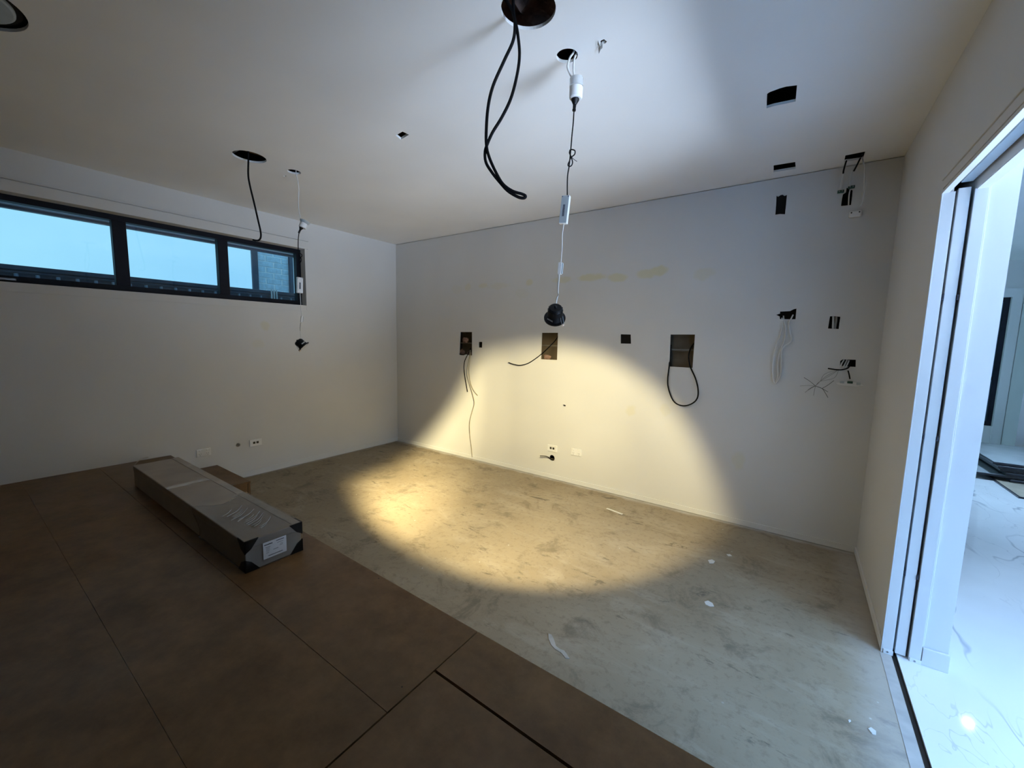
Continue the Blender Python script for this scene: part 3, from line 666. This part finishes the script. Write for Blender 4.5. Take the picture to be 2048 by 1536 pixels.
# ---- hanging downlights
def downlight(base, P, axis, label, lit):
    """P: dict of pixel rows for each part along the lead"""
    hg = lambda x, y, o=0.0: hang(x, y, base, o)
    t = thing('hanging_downlight', label, 'downlight', hg(*P['lamp']), 'downlights hanging by their leads')
    for k, w in enumerate(P['mains']):
        pts = [hg(x, y, -.004*k) for x, y in w]; pts[0].z = max(pts[0].z, H+.03)
        tube('mains_cable', pts, .0046 if lit else .003, 'white_cable', t)
    # surface plug base with clear cover
    top, bot = hg(*P['base_top']), hg(*P['base_bot']); ax = (bot-top); L = ax.length; ax.normalize(); R = P['base_r']
    pb = lathe('plug_base', top, ax, [(L*.42, R*.9), (L*.45, R), (L*.95, R*.98), (L, R*.8)], 'white_plastic', t, 28, False)
    lathe('terminal_ring', top, ax, [(L*.36, R*.62), (L*.42, R*.62)], 'black_plastic', pb)
    if lit:
        lathe('clear_cover', top, ax, [(0, R*.99), (.002, R*1.02), (L*.42, R*1.02), (L*.42, R*.97), (.003, R*.95)], 'clear', pb)
    else:
        lathe('mounting_plate', top, ax, [(L*.10, R*1.1), (L*.16, R*1.35), (L*.24, R*1.3), (L*.42, R*1.0)], 'grey_plastic', pb)
    # black plug and flex
    p0, p1 = hg(*P['plug_top']), hg(*P['plug_bot']); a2 = (p1-p0); L2 = a2.length; a2.normalize()
    lathe('plug', p0, a2, [(-.004, R*.55), (L2*.12, R*.62), (L2*.25, R*.50), (L2*.50, R*.26), (L2*.85, R*.22), (L2*.87, R*.27), (L2, R*.25)], 'black_plastic', t, 18, False)
    tube('flex', [hg(x, y) for x, y in P['flex']], P['flex_r'], 'black_rubber', t)
    tube('flex_knot', [hg(x, y, .008*math.sin(i*1.3)) for i, (x, y) in enumerate(P['knot'])], P['flex_r']*.95, 'black_rubber', t)
    tie = P['tie']; tube('cable_tie', [hg(x, y, -.006) for x, y in tie], .0012, 'black_plastic', t, 3, 5)
    # LED driver
    d0, d1 = hg(*P['drv_top']), hg(*P['drv_bot']); ax3 = (d1-d0); L3 = ax3.length; ax3.normalize()
    nrm = Vector((CAM.x-base[0], CAM.y-base[1], 0)).normalized(); nrm = (nrm + RT*P['drv_yaw']).normalized(); nrm = (nrm-ax3*nrm.dot(ax3)).normalized(); rt = ax3.cross(nrm).normalized()
    def slab(nm, o, a0, a1, b0, b1, c0, c1, mt, par, bev):
        bm = bmesh.new(); bbox(bm, a0, a1, b0, b1, c0, c1, bev); Rm = Matrix((rt, ax3, nrm)).transposed()
        for v in bm.verts: v.co = Rm @ v.co + o
        return link(nm, bm, mt, par)
    w = P['drv_w']/2
    db = slab('driver_box', d0, -w, w, 0, L3, -.011, .011, 'white_plastic' if lit else 'white_plastic', t, .002)
    slab('driver_lid', d0, -w*.93, w*.93, L3*.02, L3*.98, .011, .0122, 'grey_plastic' if lit else 'white_plastic', db, .0004)
    slab('driver_print', d0, -w*.18, w*.34, L3*.33, L3*.75, .0122, .0125, 'print', db, 0)
    for u_ in (-.72, .72): slab('lid_screw', d0, u_*w-.0022, u_*w+.0022, L3*.03, L3*.03+.0044, .0122, .0128, 'print', db, 0)
    tube('lead', [hg(x, y) for x, y in P['lead1']], .0024, 'white_cable', t)
    c0, c1 = hg(*P['con_top']), hg(*P['con_bot']); axc = (c1-c0); Lc = axc.length; ax3 = axc.normalized(); rt = ax3.cross(nrm).normalized()
    cn = slab('connector', c0, -P['con_w']*.5, P['con_w']*.5, 0, Lc, -.006, .006, 'white_plastic', t, .0015)
    slab('connector_cap', c0, -P['con_w']*.85, -P['con_w']*.5, Lc*.05, Lc*.95, -.005, .004, 'grey_plastic', cn, .001)
    tube('lead', [hg(x, y) for x, y in P['lead2']], .0022, 'white_cable', t); tube('lead', [hg(x, y, .004) for x, y in P['lead3']], .0016, 'grey_cable', t)
    # lamp head: finned heat sink, wide bezel, spring clips
    a = Vector(axis).normalized(); f = hg(*P['lamp']); R_ = P['lamp_r']; dpt = R_*P['lamp_l']
    hs = lathe('heat_sink', f-a*dpt, a, [(0, R_*.50), (.005, R_*.62), (.012, R_*.67), (dpt*.32, R_*.69), (dpt*.55, R_*.71), (dpt*.57, R_*.66), (dpt*.80, R_*.73), (dpt*.99, R_*.80)], 'black_plastic', t, 32)
    n_ = a.orthogonal().normalized(); b_ = a.cross(n_)
    for k in range(14):
        th = 2*math.pi*k/14; d = n_*math.cos(th)+b_*math.sin(th); s = a.cross(d)
        bm = bmesh.new(); bbox(bm, -.0016, .0016, R_*.50, R_*.70, .010, dpt*.5); Rm = Matrix((s, d, a)).transposed(); o = f-a*dpt
        for v in bm.verts: v.co = Rm @ v.co + o
        link('fin', bm, 'black_plastic', hs)
    lathe('bezel', f, a, [(-.004, R_*.82), (-.003, R_), (.003, R_), (.004, R_*.82)], 'black_plastic', t, 40)
    lathe('lens', f, a, [(.0038, R_*.70), (.0046, R_*.70)], 'lens_lit' if lit else 'lens_off', t, 32)
    tube('end_lug', [f-a*(dpt-.002), f-a*(dpt+.008)], .006, 'black_plastic', hs, 2)
    # clips stand on the side facing the room entrance
    side = (-fw - a*(-fw).dot(a)).normalized(); tang = a.cross(side)
    for sgn in (1, -1):
        dd = (side*.75 + tang*.66*sgn).normalized(); e = f + dd*R_*.80 - a*.004; tg = a.cross(dd)
        if sgn == P.get('clip_sign', 1):
            cl = tube('spring_clip', [e+tg*.006-a*dpt*.45, e+tg*.007+dd*.004-a*dpt*.2, e+dd*.012+tg*.005+a*.010, e+dd*.014+a*.016, e+dd*.012-tg*.005+a*.010, e-tg*.007+dd*.004-a*dpt*.2, e-tg*.006-a*dpt*.45], .0012, 'steel', t, 4, 6)
            tube('clip_tip', [e+dd*.013+tg*.006+a*.012, e+dd*.013-tg*.006+a*.014], .0038, 'copper', t, 3, 8)
        else:
            s = tg; bm = bmesh.new(); bbox(bm, -.015, .015, R_*.80, R_*.81, -dpt*.36, -dpt*.22); Rm = Matrix((s, dd, a)).transposed()
            for v in bm.verts: v.co = Rm @ v.co + f
            link('rating_sticker', bm, 'sticker', t)
    return f, a
M['lens_lit'] = mat('lit_lens', (1, .9, .7), emit=((1, .85, .55), 12.0), noise=(20, .02)); M['lens_lit'].cycles.emission_sampling = 'NONE'
M['lens_off'] = mat('frosted_lens_off', (.6, .6, .58), rough=.3, noise=(20, .02))

P1 = dict(mains=[[(1147, 85), (1148, 102), (1140, 115), (1136, 128), (1136, 138), (1144, 156), (1149, 164)], [(1153, 90), (1154, 104), (1149, 116), (1147, 132), (1148, 150), (1151, 164)]],
    base_top=(1153, 157), base_bot=(1151.5, 198), base_r=.029, plug_top=(1150.5, 197), plug_bot=(1148, 222),
    flex=[(1148, 220), (1146.5, 245), (1144, 270), (1141.5, 300), (1138.5, 330), (1135, 355), (1134.5, 393)], flex_r=.0028,
    knot=[(1141.5, 299), (1146, 299.5), (1150, 302), (1149, 309), (1142, 315), (1139, 322), (1136, 329), (1138, 333), (1143, 331), (1145, 324), (1142, 313), (1139, 306), (1140, 300)],
    tie=[(1143, 314), (1148, 319), (1154, 323)], drv_top=(1132.8, 392), drv_bot=(1126.5, 448), drv_w=.037, drv_yaw=-.35,
    lead1=[(1127.5, 447), (1124.5, 470), (1124, 495), (1121.5, 526)], con_top=(1120.8, 525), con_bot=(1118.8, 549), con_w=.017,
    lead2=[(1119, 548), (1117.5, 565), (1116.5, 582), (1115.5, 592), (1113.5, 600), (1112, 609)], lead3=[(1117, 548), (1115, 570), (1115, 584), (1117, 590), (1114, 594), (1112, 600)],
    lamp=(1109.5, 636), lamp_r=.050, lamp_l=1.35, clip_sign=-1)
HBB = (HB.x-.005, HB.y+.0, 0)
lf, la = downlight(HBB, P1, LAMP_DIR, 'lit black downlight hanging by its lead in mid-room, throwing the warm pool', True)
sd = bpy.data.lights.new('downlight_beam', 'SPOT'); so_ = bpy.data.objects.new('downlight_beam', sd); COL.objects.link(so_)
sd.energy = LAMP_POWER; sd.color = LAMP_COL; sd.spot_size = math.radians(LAMP_ANGLE); sd.spot_blend = .36; sd.shadow_soft_size = .028
sd.use_nodes = True; lt = sd.node_tree; em = [n for n in lt.nodes if n.type == 'EMISSION'][0]
# uneven throw of the reflector: strongest towards the far left of the floor
hot = Vector((-.97, .08, -.22)).normalized(); q_ = la.to_track_quat('-Z', 'Y'); hl_ = q_.inverted() @ hot
tcn = lt.nodes.new('ShaderNodeTexCoord'); dt = lt.nodes.new('ShaderNodeVectorMath'); dt.operation = 'DOT_PRODUCT'; dt.inputs[1].default_value = hl_
nm_ = lt.nodes.new('ShaderNodeVectorMath'); nm_.operation = 'NORMALIZE'; lt.links.new(tcn.outputs['Normal'], nm_.inputs[0]); lt.links.new(nm_.outputs[0], dt.inputs[0])
rp = lt.nodes.new('ShaderNodeValToRGB'); el = rp.color_ramp.elements
for k_, (p_, v_) in enumerate(((0, .105), (.25, .095), (.55, .145), (.70, .165), (.77, .25), (.82, .50), (.885, 1.0))):
    e_ = el[k_] if k_ < 2 else el.new(p_)
    e_.position = p_; e_.color = (v_, v_, v_, 1)
lt.links.new(dt.outputs['Value'], rp.inputs['Fac']); gv = q_.inverted() @ Vector((-1, .25, 0)); d2_ = lt.nodes.new('ShaderNodeVectorMath'); d2_.operation = 'DOT_PRODUCT'; d2_.inputs[1].default_value = gv
lt.links.new(nm_.outputs[0], d2_.inputs[0]); gr = lt.nodes.new('ShaderNodeMapRange'); gr.interpolation_type = 'SMOOTHSTEP'     # the reflector's rim cuts the throw off on this side
gr.inputs['From Min'].default_value = .875; gr.inputs['From Max'].default_value = .925; gr.inputs['To Min'].default_value = 1.0; gr.inputs['To Max'].default_value = 0.0
mm_ = lt.nodes.new('ShaderNodeMath'); mm_.operation = 'MULTIPLY'; lt.links.new(d2_.outputs['Value'], gr.inputs['Value']); lt.links.new(gr.outputs[0], mm_.inputs[0]); lt.links.new(rp.outputs['Color'], mm_.inputs[1])
lt.links.new(mm_.outputs[0], em.inputs['Strength'])
sp2 = bpy.data.lights.new('downlight_spill', 'SPOT'); so2 = bpy.data.objects.new('downlight_spill', sp2); COL.objects.link(so2)
sp2.energy = LAMP_SPILL; sp2.color = LAMP_COL; sp2.spot_size = math.radians(170); sp2.spot_blend = 1.0; sp2.shadow_soft_size = .028
so2.location = lf + la*.034; so2.rotation_euler = la.to_track_quat('-Z', 'Y').to_euler()
so_.location = lf + la*.034; so_.rotation_euler = la.to_track_quat('-Z', 'Y').to_euler()

P2 = dict(mains=[[(592, 335), (592.5, 350), (596, 364), (597.5, 380), (597, 400), (597.5, 420), (601, 436)]],
    base_top=(611, 440), base_bot=(604.5, 456), base_r=.028, plug_top=(603.5, 453), plug_bot=(597.5, 466),
    flex=[(598, 465), (596.5, 480), (596.5, 500), (598, 525), (599, 556)], flex_r=.0032,
    knot=[(597, 508), (601, 507), (604, 511), (601, 516), (598, 522), (599, 526), (602, 523), (602, 516), (598, 511), (597, 508)],
    tie=[(598, 512), (600, 515)], drv_top=(599.3, 555), drv_bot=(599.3, 586), drv_w=.044, drv_yaw=.5,
    lead1=[(600, 585), (601, 600), (602, 615), (603, 633)], con_top=(604, 632), con_bot=(602.8, 644), con_w=.014,
    lead2=[(603, 643), (601, 655), (601, 666), (602, 680)], lead3=[(601, 645), (600, 656), (600.5, 662)],
    lamp=(607.5, 693), lamp_r=.050, lamp_l=1.25, clip_sign=1)
HDB = (HD.x, HD.y, 0)
downlight(HDB, P2, (RT*.62 - UP*.66 + fw*.25), 'unlit black downlight hanging by its lead beside the long window', False)

# ---- round recessed vent disc in the ceiling hole at the edge of view
vd = thing('ceiling_vent', 'round grey vent disc recessed in the ceiling hole over the platform', 'vent', (HF.x, HF.y, H))
lathe('vent_disc', (HF.x, HF.y, H+.004), (0, 0, 1), [(0, .150), (.004, .157), (.012, .157)], 'grey_plastic', vd, 48)
lathe('vent_throat', (HF.x, HF.y, H+.016), (0, 0, 1), [(0, .175), (.03, .187), (.10, .187)], 'cavity_dark', vd, 48)
# ---- ragged shreds hanging from the broken spot in the ceiling
sh = at(1199, 93, 'z', H)
rg = thing('torn_plaster', 'ragged scrap of torn plaster paper hanging at a broken spot in the ceiling', 'torn plaster', sh)
for k, px in enumerate((((1196, 80), (1197, 88), (1199, 90)), ((1200, 90), (1199, 96), (1198, 103)), ((1205, 88), (1203, 92), (1200, 96)))):
    a, b, c = [at(x, y, 'z', H-.004) for x, y in px]
    prism('shred', [a, b+Vector((.004, .002, -.006)), c+Vector((0, 0, -.008)), b+Vector((-.004, -.002, 0))], (0, 0, -.0015), 'edge', rg)

# ================================================================ CABLES IN THE BACK WALL
def wc(px, offs):       # points on the back wall plane pushed out by offs metres
    return [at(x, y, 'y', -o) for (x, y), o in zip(px, offs)]
cable('wall_cable', 'short black cable hanging from the leftmost cut-out of the back wall', wc([(941, 697), (937, 706), (934, 712), (929.5, 722), (928, 735), (929.5, 750), (932, 766), (935, 784)], [-.07, -.03, .006, .02, .024, .022, .018, .014]), .0046, 'black_rubber')
cable('wall_cable', 'thin beige cable trailing from the leftmost cut-out down to the floor', wc([(940, 700), (939, 712), (934, 745), (940, 770), (947, 795), (948.5, 808), (944, 825), (939.5, 845), (940, 870), (943, 895), (944.5, 914)], [-.05, .004, .03, .03, .03, .03, .028, .026, .022, .02, .02]), .0030, 'beige_cable')
cable('wall_cable', 'thin beige cable ending in a short forked tip beside the black one', wc([(941, 700), (940.5, 712), (938, 740), (941, 765), (947, 780), (955.5, 791)], [-.05, .004, .018, .02, .02, .02]), .0030, 'beige_cable')
o = cable('wall_cable', 'short pale offcut of cable lying on the floor under the leftmost cut-out', [at(x, y, 'z', .006) for x, y in ((905, 908), (915, 909), (926, 913))], .003, 'beige_cable')
cable('wall_cable', 'black cable sweeping left out of the middle speaker cut-out', wc([(1116, 672), (1112, 679), (1100, 692), (1084, 707), (1070, 718), (1055, 727), (1040, 730.5), (1027, 728.5), (1017, 725)], [-.075, -.05, -.02, .012, .03, .045, .055, .06, .062]), .0048, 'black_rubber')
cable('wall_cable', 'black cable loop hanging out of the rightmost large speaker cut-out', wc([(1390, 684), (1381, 697), (1377.5, 712), (1379, 727), (1382, 737), (1391, 757), (1396, 778), (1395, 795), (1386, 806), (1370, 811.5), (1354, 808), (1344, 797), (1336.5, 775), (1335.5, 757), (1338, 735), (1340, 715), (1342, 690)], [-.085, -.06, -.04, -.015, .008, .03, .045, .05, .05, .05, .05, .048, .04, .03, .012, -.02, -.06]), .0058, 'black_rubber')
cable('wall_cable', 'short black cable stub poking from the round hole under the two-port outlet', wc([(1107, 920), (1102, 918.5), (1097, 914.5), (1090, 912.3), (1080, 912)], [-.05, .004, .03, .045, .055]), .0045, 'black_rubber')
# white cables, upper right
cable('wall_cable', 'white cable loop hanging from the wedge-shaped cut-out on the right', wc([(1586, 630), (1582, 638), (1578, 648), (1580, 665), (1583, 678), (1580, 686), (1570, 692), (1563, 702), (1562, 725), (1562, 745), (1558, 758), (1551, 767), (1547, 760), (1545, 740), (1547, 715), (1554, 690), (1561, 670), (1565, 650), (1564, 636)], [-.04, .004, .015, .018, .02, .022, .026, .03, .03, .03, .03, .03, .03, .03, .03, .03, .02, .012, -.03]), .0050, 'white_cable')
cable('wall_cable', 'second white cable strand beside the loop from the wedge-shaped cut-out', wc([(1567, 632), (1568, 642), (1571, 660), (1569, 680), (1560, 705), (1555, 730), (1556, 752), (1552, 765)], [-.03, .006, .016, .02, .024, .026, .026, .026]), .0045, 'white_cable')
for i, xs in enumerate(((1666.5, 1665.5), (1672.5, 1669.5))):
    cable('wall_cable', ('left' if i == 0 else 'right')+' of two pale cables seen upright inside the small right cut-out', [at(xs[0], 626, 'y', .03), at(xs[0], 640, 'y', .018), at(xs[1], 662, 'y', .025)], .0065, 'white_cable' if i == 0 else 'grey_cable', 4)
# ceiling slot at the right: two dark taped ends and a white cable loop
cable('ceiling_cable', 'black taped cable end at the left of the corner ceiling slot', [at(1695, 317, 'z', H+.03), at(1692, 324, 'z', H-.005), hang(1687.5, 340, (4.69, -.10, 0)), hang(1686.5, 347, (4.69, -.10, 0))], .0048, 'black_rubber', 4)
cable('ceiling_cable', 'black taped cable end at the right of the corner ceiling slot', [at(1724, 311, 'z', H+.03), at(1719, 320, 'z', H-.005), hang(1712, 334, (4.77, -.10, 0)), hang(1707.5, 342.5, (4.77, -.10, 0))], .0048, 'black_rubber', 4)
b_ = (4.79, -.09, 0)
cable('ceiling_cable', 'white cable drooping from the corner ceiling slot down beside the wall hole', [at(1724, 310, 'z', H+.04)]+[hang(x, y, b_) for x, y in ((1726, 322), (1729, 338), (1729, 365), (1726, 392), (1720, 415))], .0045, 'white_cable', 6)
cable('ceiling_cable', 'white sheathed cable tail under the right taped end', [hang(x, y, (4.75, -.09, 0)) for x, y in ((1705, 341), (1702, 350), (1700, 362), (1699, 372))], .0065, 'white_cable', 4)
cable('ceiling_cable', 'white sheathed cable tail under the left taped end', [hang(x, y, (4.69, -.09, 0)) for x, y in ((1686, 347), (1684, 360), (1682, 371), (1681, 378))], .0055, 'white_cable', 4)
ct = cable('ceiling_cable', 'white cable hanging inside the upper right wall hole', [at(1702, 374, 'y', -.012), at(1698.5, 388, 'y', -.006), at(1697, 411, 'y', -.004)], .0035, 'white_cable', 4)
for nm, px, lab in (('terminal_block', (1703, 374), 'small dark terminal block at the top of the upper right wall hole'), ('terminal_block', (1681.5, 383), 'small dark terminal block left of the upper right wall hole')):
    c = at(px[0], px[1], 'y', -.02); t = thing(nm, lab, 'terminal block', c)
    box('block', c.x-.018, c.x+.018, c.y-.008, c.y+.008, c.z-.010, c.z+.008, 'pcb', t, .002)
    for d in (-.008, .008): lathe('screw', c+Vector((d, -.008, 0)), (0, -1, 0), [(0, .004), (.002, .004)], 'steel', t, 10)
c = at(1710, 428, 'y', -.01); t = thing('white_terminal_cap', 'white plastic cap with two dark screws under the upper right wall hole', 'terminal cap', c)
box('cap', c.x-.034, c.x+.034, c.y-.010, c.y+.009, c.z-.022, c.z+.020, 'white_plastic', t, .0085, 3)
for d in (-.02, .022): lathe('screw', c+Vector((d, -.010, .008)), (0, -1, 0), [(0, .0045), (.002, .0045)], 'socket_hole', t, 10)
# data cable bundle, lower right
bd = thing('data_cable_bundle', 'fan of thin stripped wires sprouting from the lower right cut-out', 'wires', at(1690, 733, 'y', -.01))
tube('sheath', wc([(1702, 724), (1697, 735), (1686, 739), (1676, 739.5), (1656, 737)], [-.03, .008, .02, .03, .04]), .0045, 'black_rubber', bd)
for a in (((1688, 720), (1683, 728), (1681, 735)), ((1694, 720), (1690, 728), (1686, 736)), ((1698, 721), (1694, 730), (1691, 736))):
    tube('white_core', wc(a, [-.02, -.004, .008]), .0045, 'white_cable', bd, 4)
hub = (1631, 772)
for mid in ((1650, 748), (1653, 752), (1662, 750), (1668, 756)):
    tube('wire', wc([(1678, 739), mid, (1640, 763), hub], [.02, .035, .045, .05]), .0013, 'grey_cable', bd, 5, 5)
for tip, k in (((1608, 755), 'black_rubber'), ((1600, 772), 'grey_cable'), ((1616, 780), 'black_rubber'), ((1610, 785), 'grey_cable'), ((1627, 791), 'grey_cable')):
    tube('wire', wc([hub, ((hub[0]+tip[0])/2, (hub[1]+tip[1])/2-1), tip], [.05, .052, .05]), .0014, k, bd, 4, 5)
for pth in (((1631, 772), (1644, 777), (1650, 785), (1656, 795)), ((1631, 772), (1644, 777), (1656, 784)), ((1644, 777), (1656, 770), (1668, 761))):
    tube('wire', wc(pth, [.05, .05, .048, .046]), .0014, 'black_rubber', bd, 4, 5)
# connector strip below it
cp = at(1700, 769, 'y', -.015); ks = thing('connector_strip', 'white connector strip with a dark green jack below the lower right cut-out', 'connector strip', cp)
pts = [at(x, y, 'y', -.012) for x, y in ((1672, 766), (1690, 763.5), (1703, 763.5), (1722, 768), (1727, 771), (1712, 773), (1690, 771), (1676, 769))]
prism('strip', pts, (0, -.006, 0), 'white_plastic', ks)
for x, y, mt, s in ((1700, 765, 'pcb', .015), (1684, 764.5, 'grey_plastic', .012), (1717, 768, 'grey_plastic', .011)):
    c = at(x, y, 'y', -.022); box('jack', c.x-s, c.x+s, c.y-.007, c.y+.004, c.z-.007, c.z+.009, mt, ks, .002)
tube('jack_lead', wc([(1696, 741), (1698, 748), (1700, 758)], [.030, .032, .030]), .004, 'black_rubber', ks, 5)

# ================================================================ SCRAPS ON THE CONCRETE
def blob(name, px, label, cat, mt='plaster', h=.003):
    pts = [at(x, y, 'z', 0.0) for x, y in px]; return tag(prism(name, pts, (0, 0, h), mt), label, cat)
blob('paper_scrap', [(1097, 1268), (1103, 1270), (1108, 1280), (1112, 1293), (1120, 1299), (1128, 1302), (1133, 1308), (1139, 1318), (1131, 1317), (1122, 1306), (1110, 1299), (1102, 1290), (1097, 1278)], 'grey torn scrap stuck to the concrete near the platform edge', 'scrap', 'scrap')
blob('plaster_flake', [(1416, 1121), (1424, 1119.5), (1430, 1123), (1427, 1127), (1419, 1127)], 'pale plaster flake on concrete below the beam, nearest the warm pool', 'flake')
blob('plaster_flake', [(1409, 1204), (1416, 1202), (1425, 1207), (1428, 1213), (1420, 1213), (1411, 1209)], 'pale plaster flake lying alone in the middle of the grey concrete', 'flake')
blob('plaster_flake', [(1453, 1109), (1460, 1109), (1464, 1112.5), (1457, 1113)], 'small pale plaster flake nearer the back wall right corner', 'flake')
blob('plaster_flake', [(1736, 1458), (1742, 1455.5), (1752, 1463), (1752, 1470), (1744, 1468)], 'white plaster flake near the marble doorway at the bottom right', 'flake')
blob('plaster_flake', [(1696, 1441), (1700, 1440), (1702, 1443), (1698, 1445)], 'tiny white plaster flake left of the one by the marble doorway', 'flake')
blob('timber_splinter', [(1212, 1017.5), (1215, 1016.5), (1246, 1028), (1244, 1029.5)], 'thin pale splinter lying in the warm light pool', 'splinter')
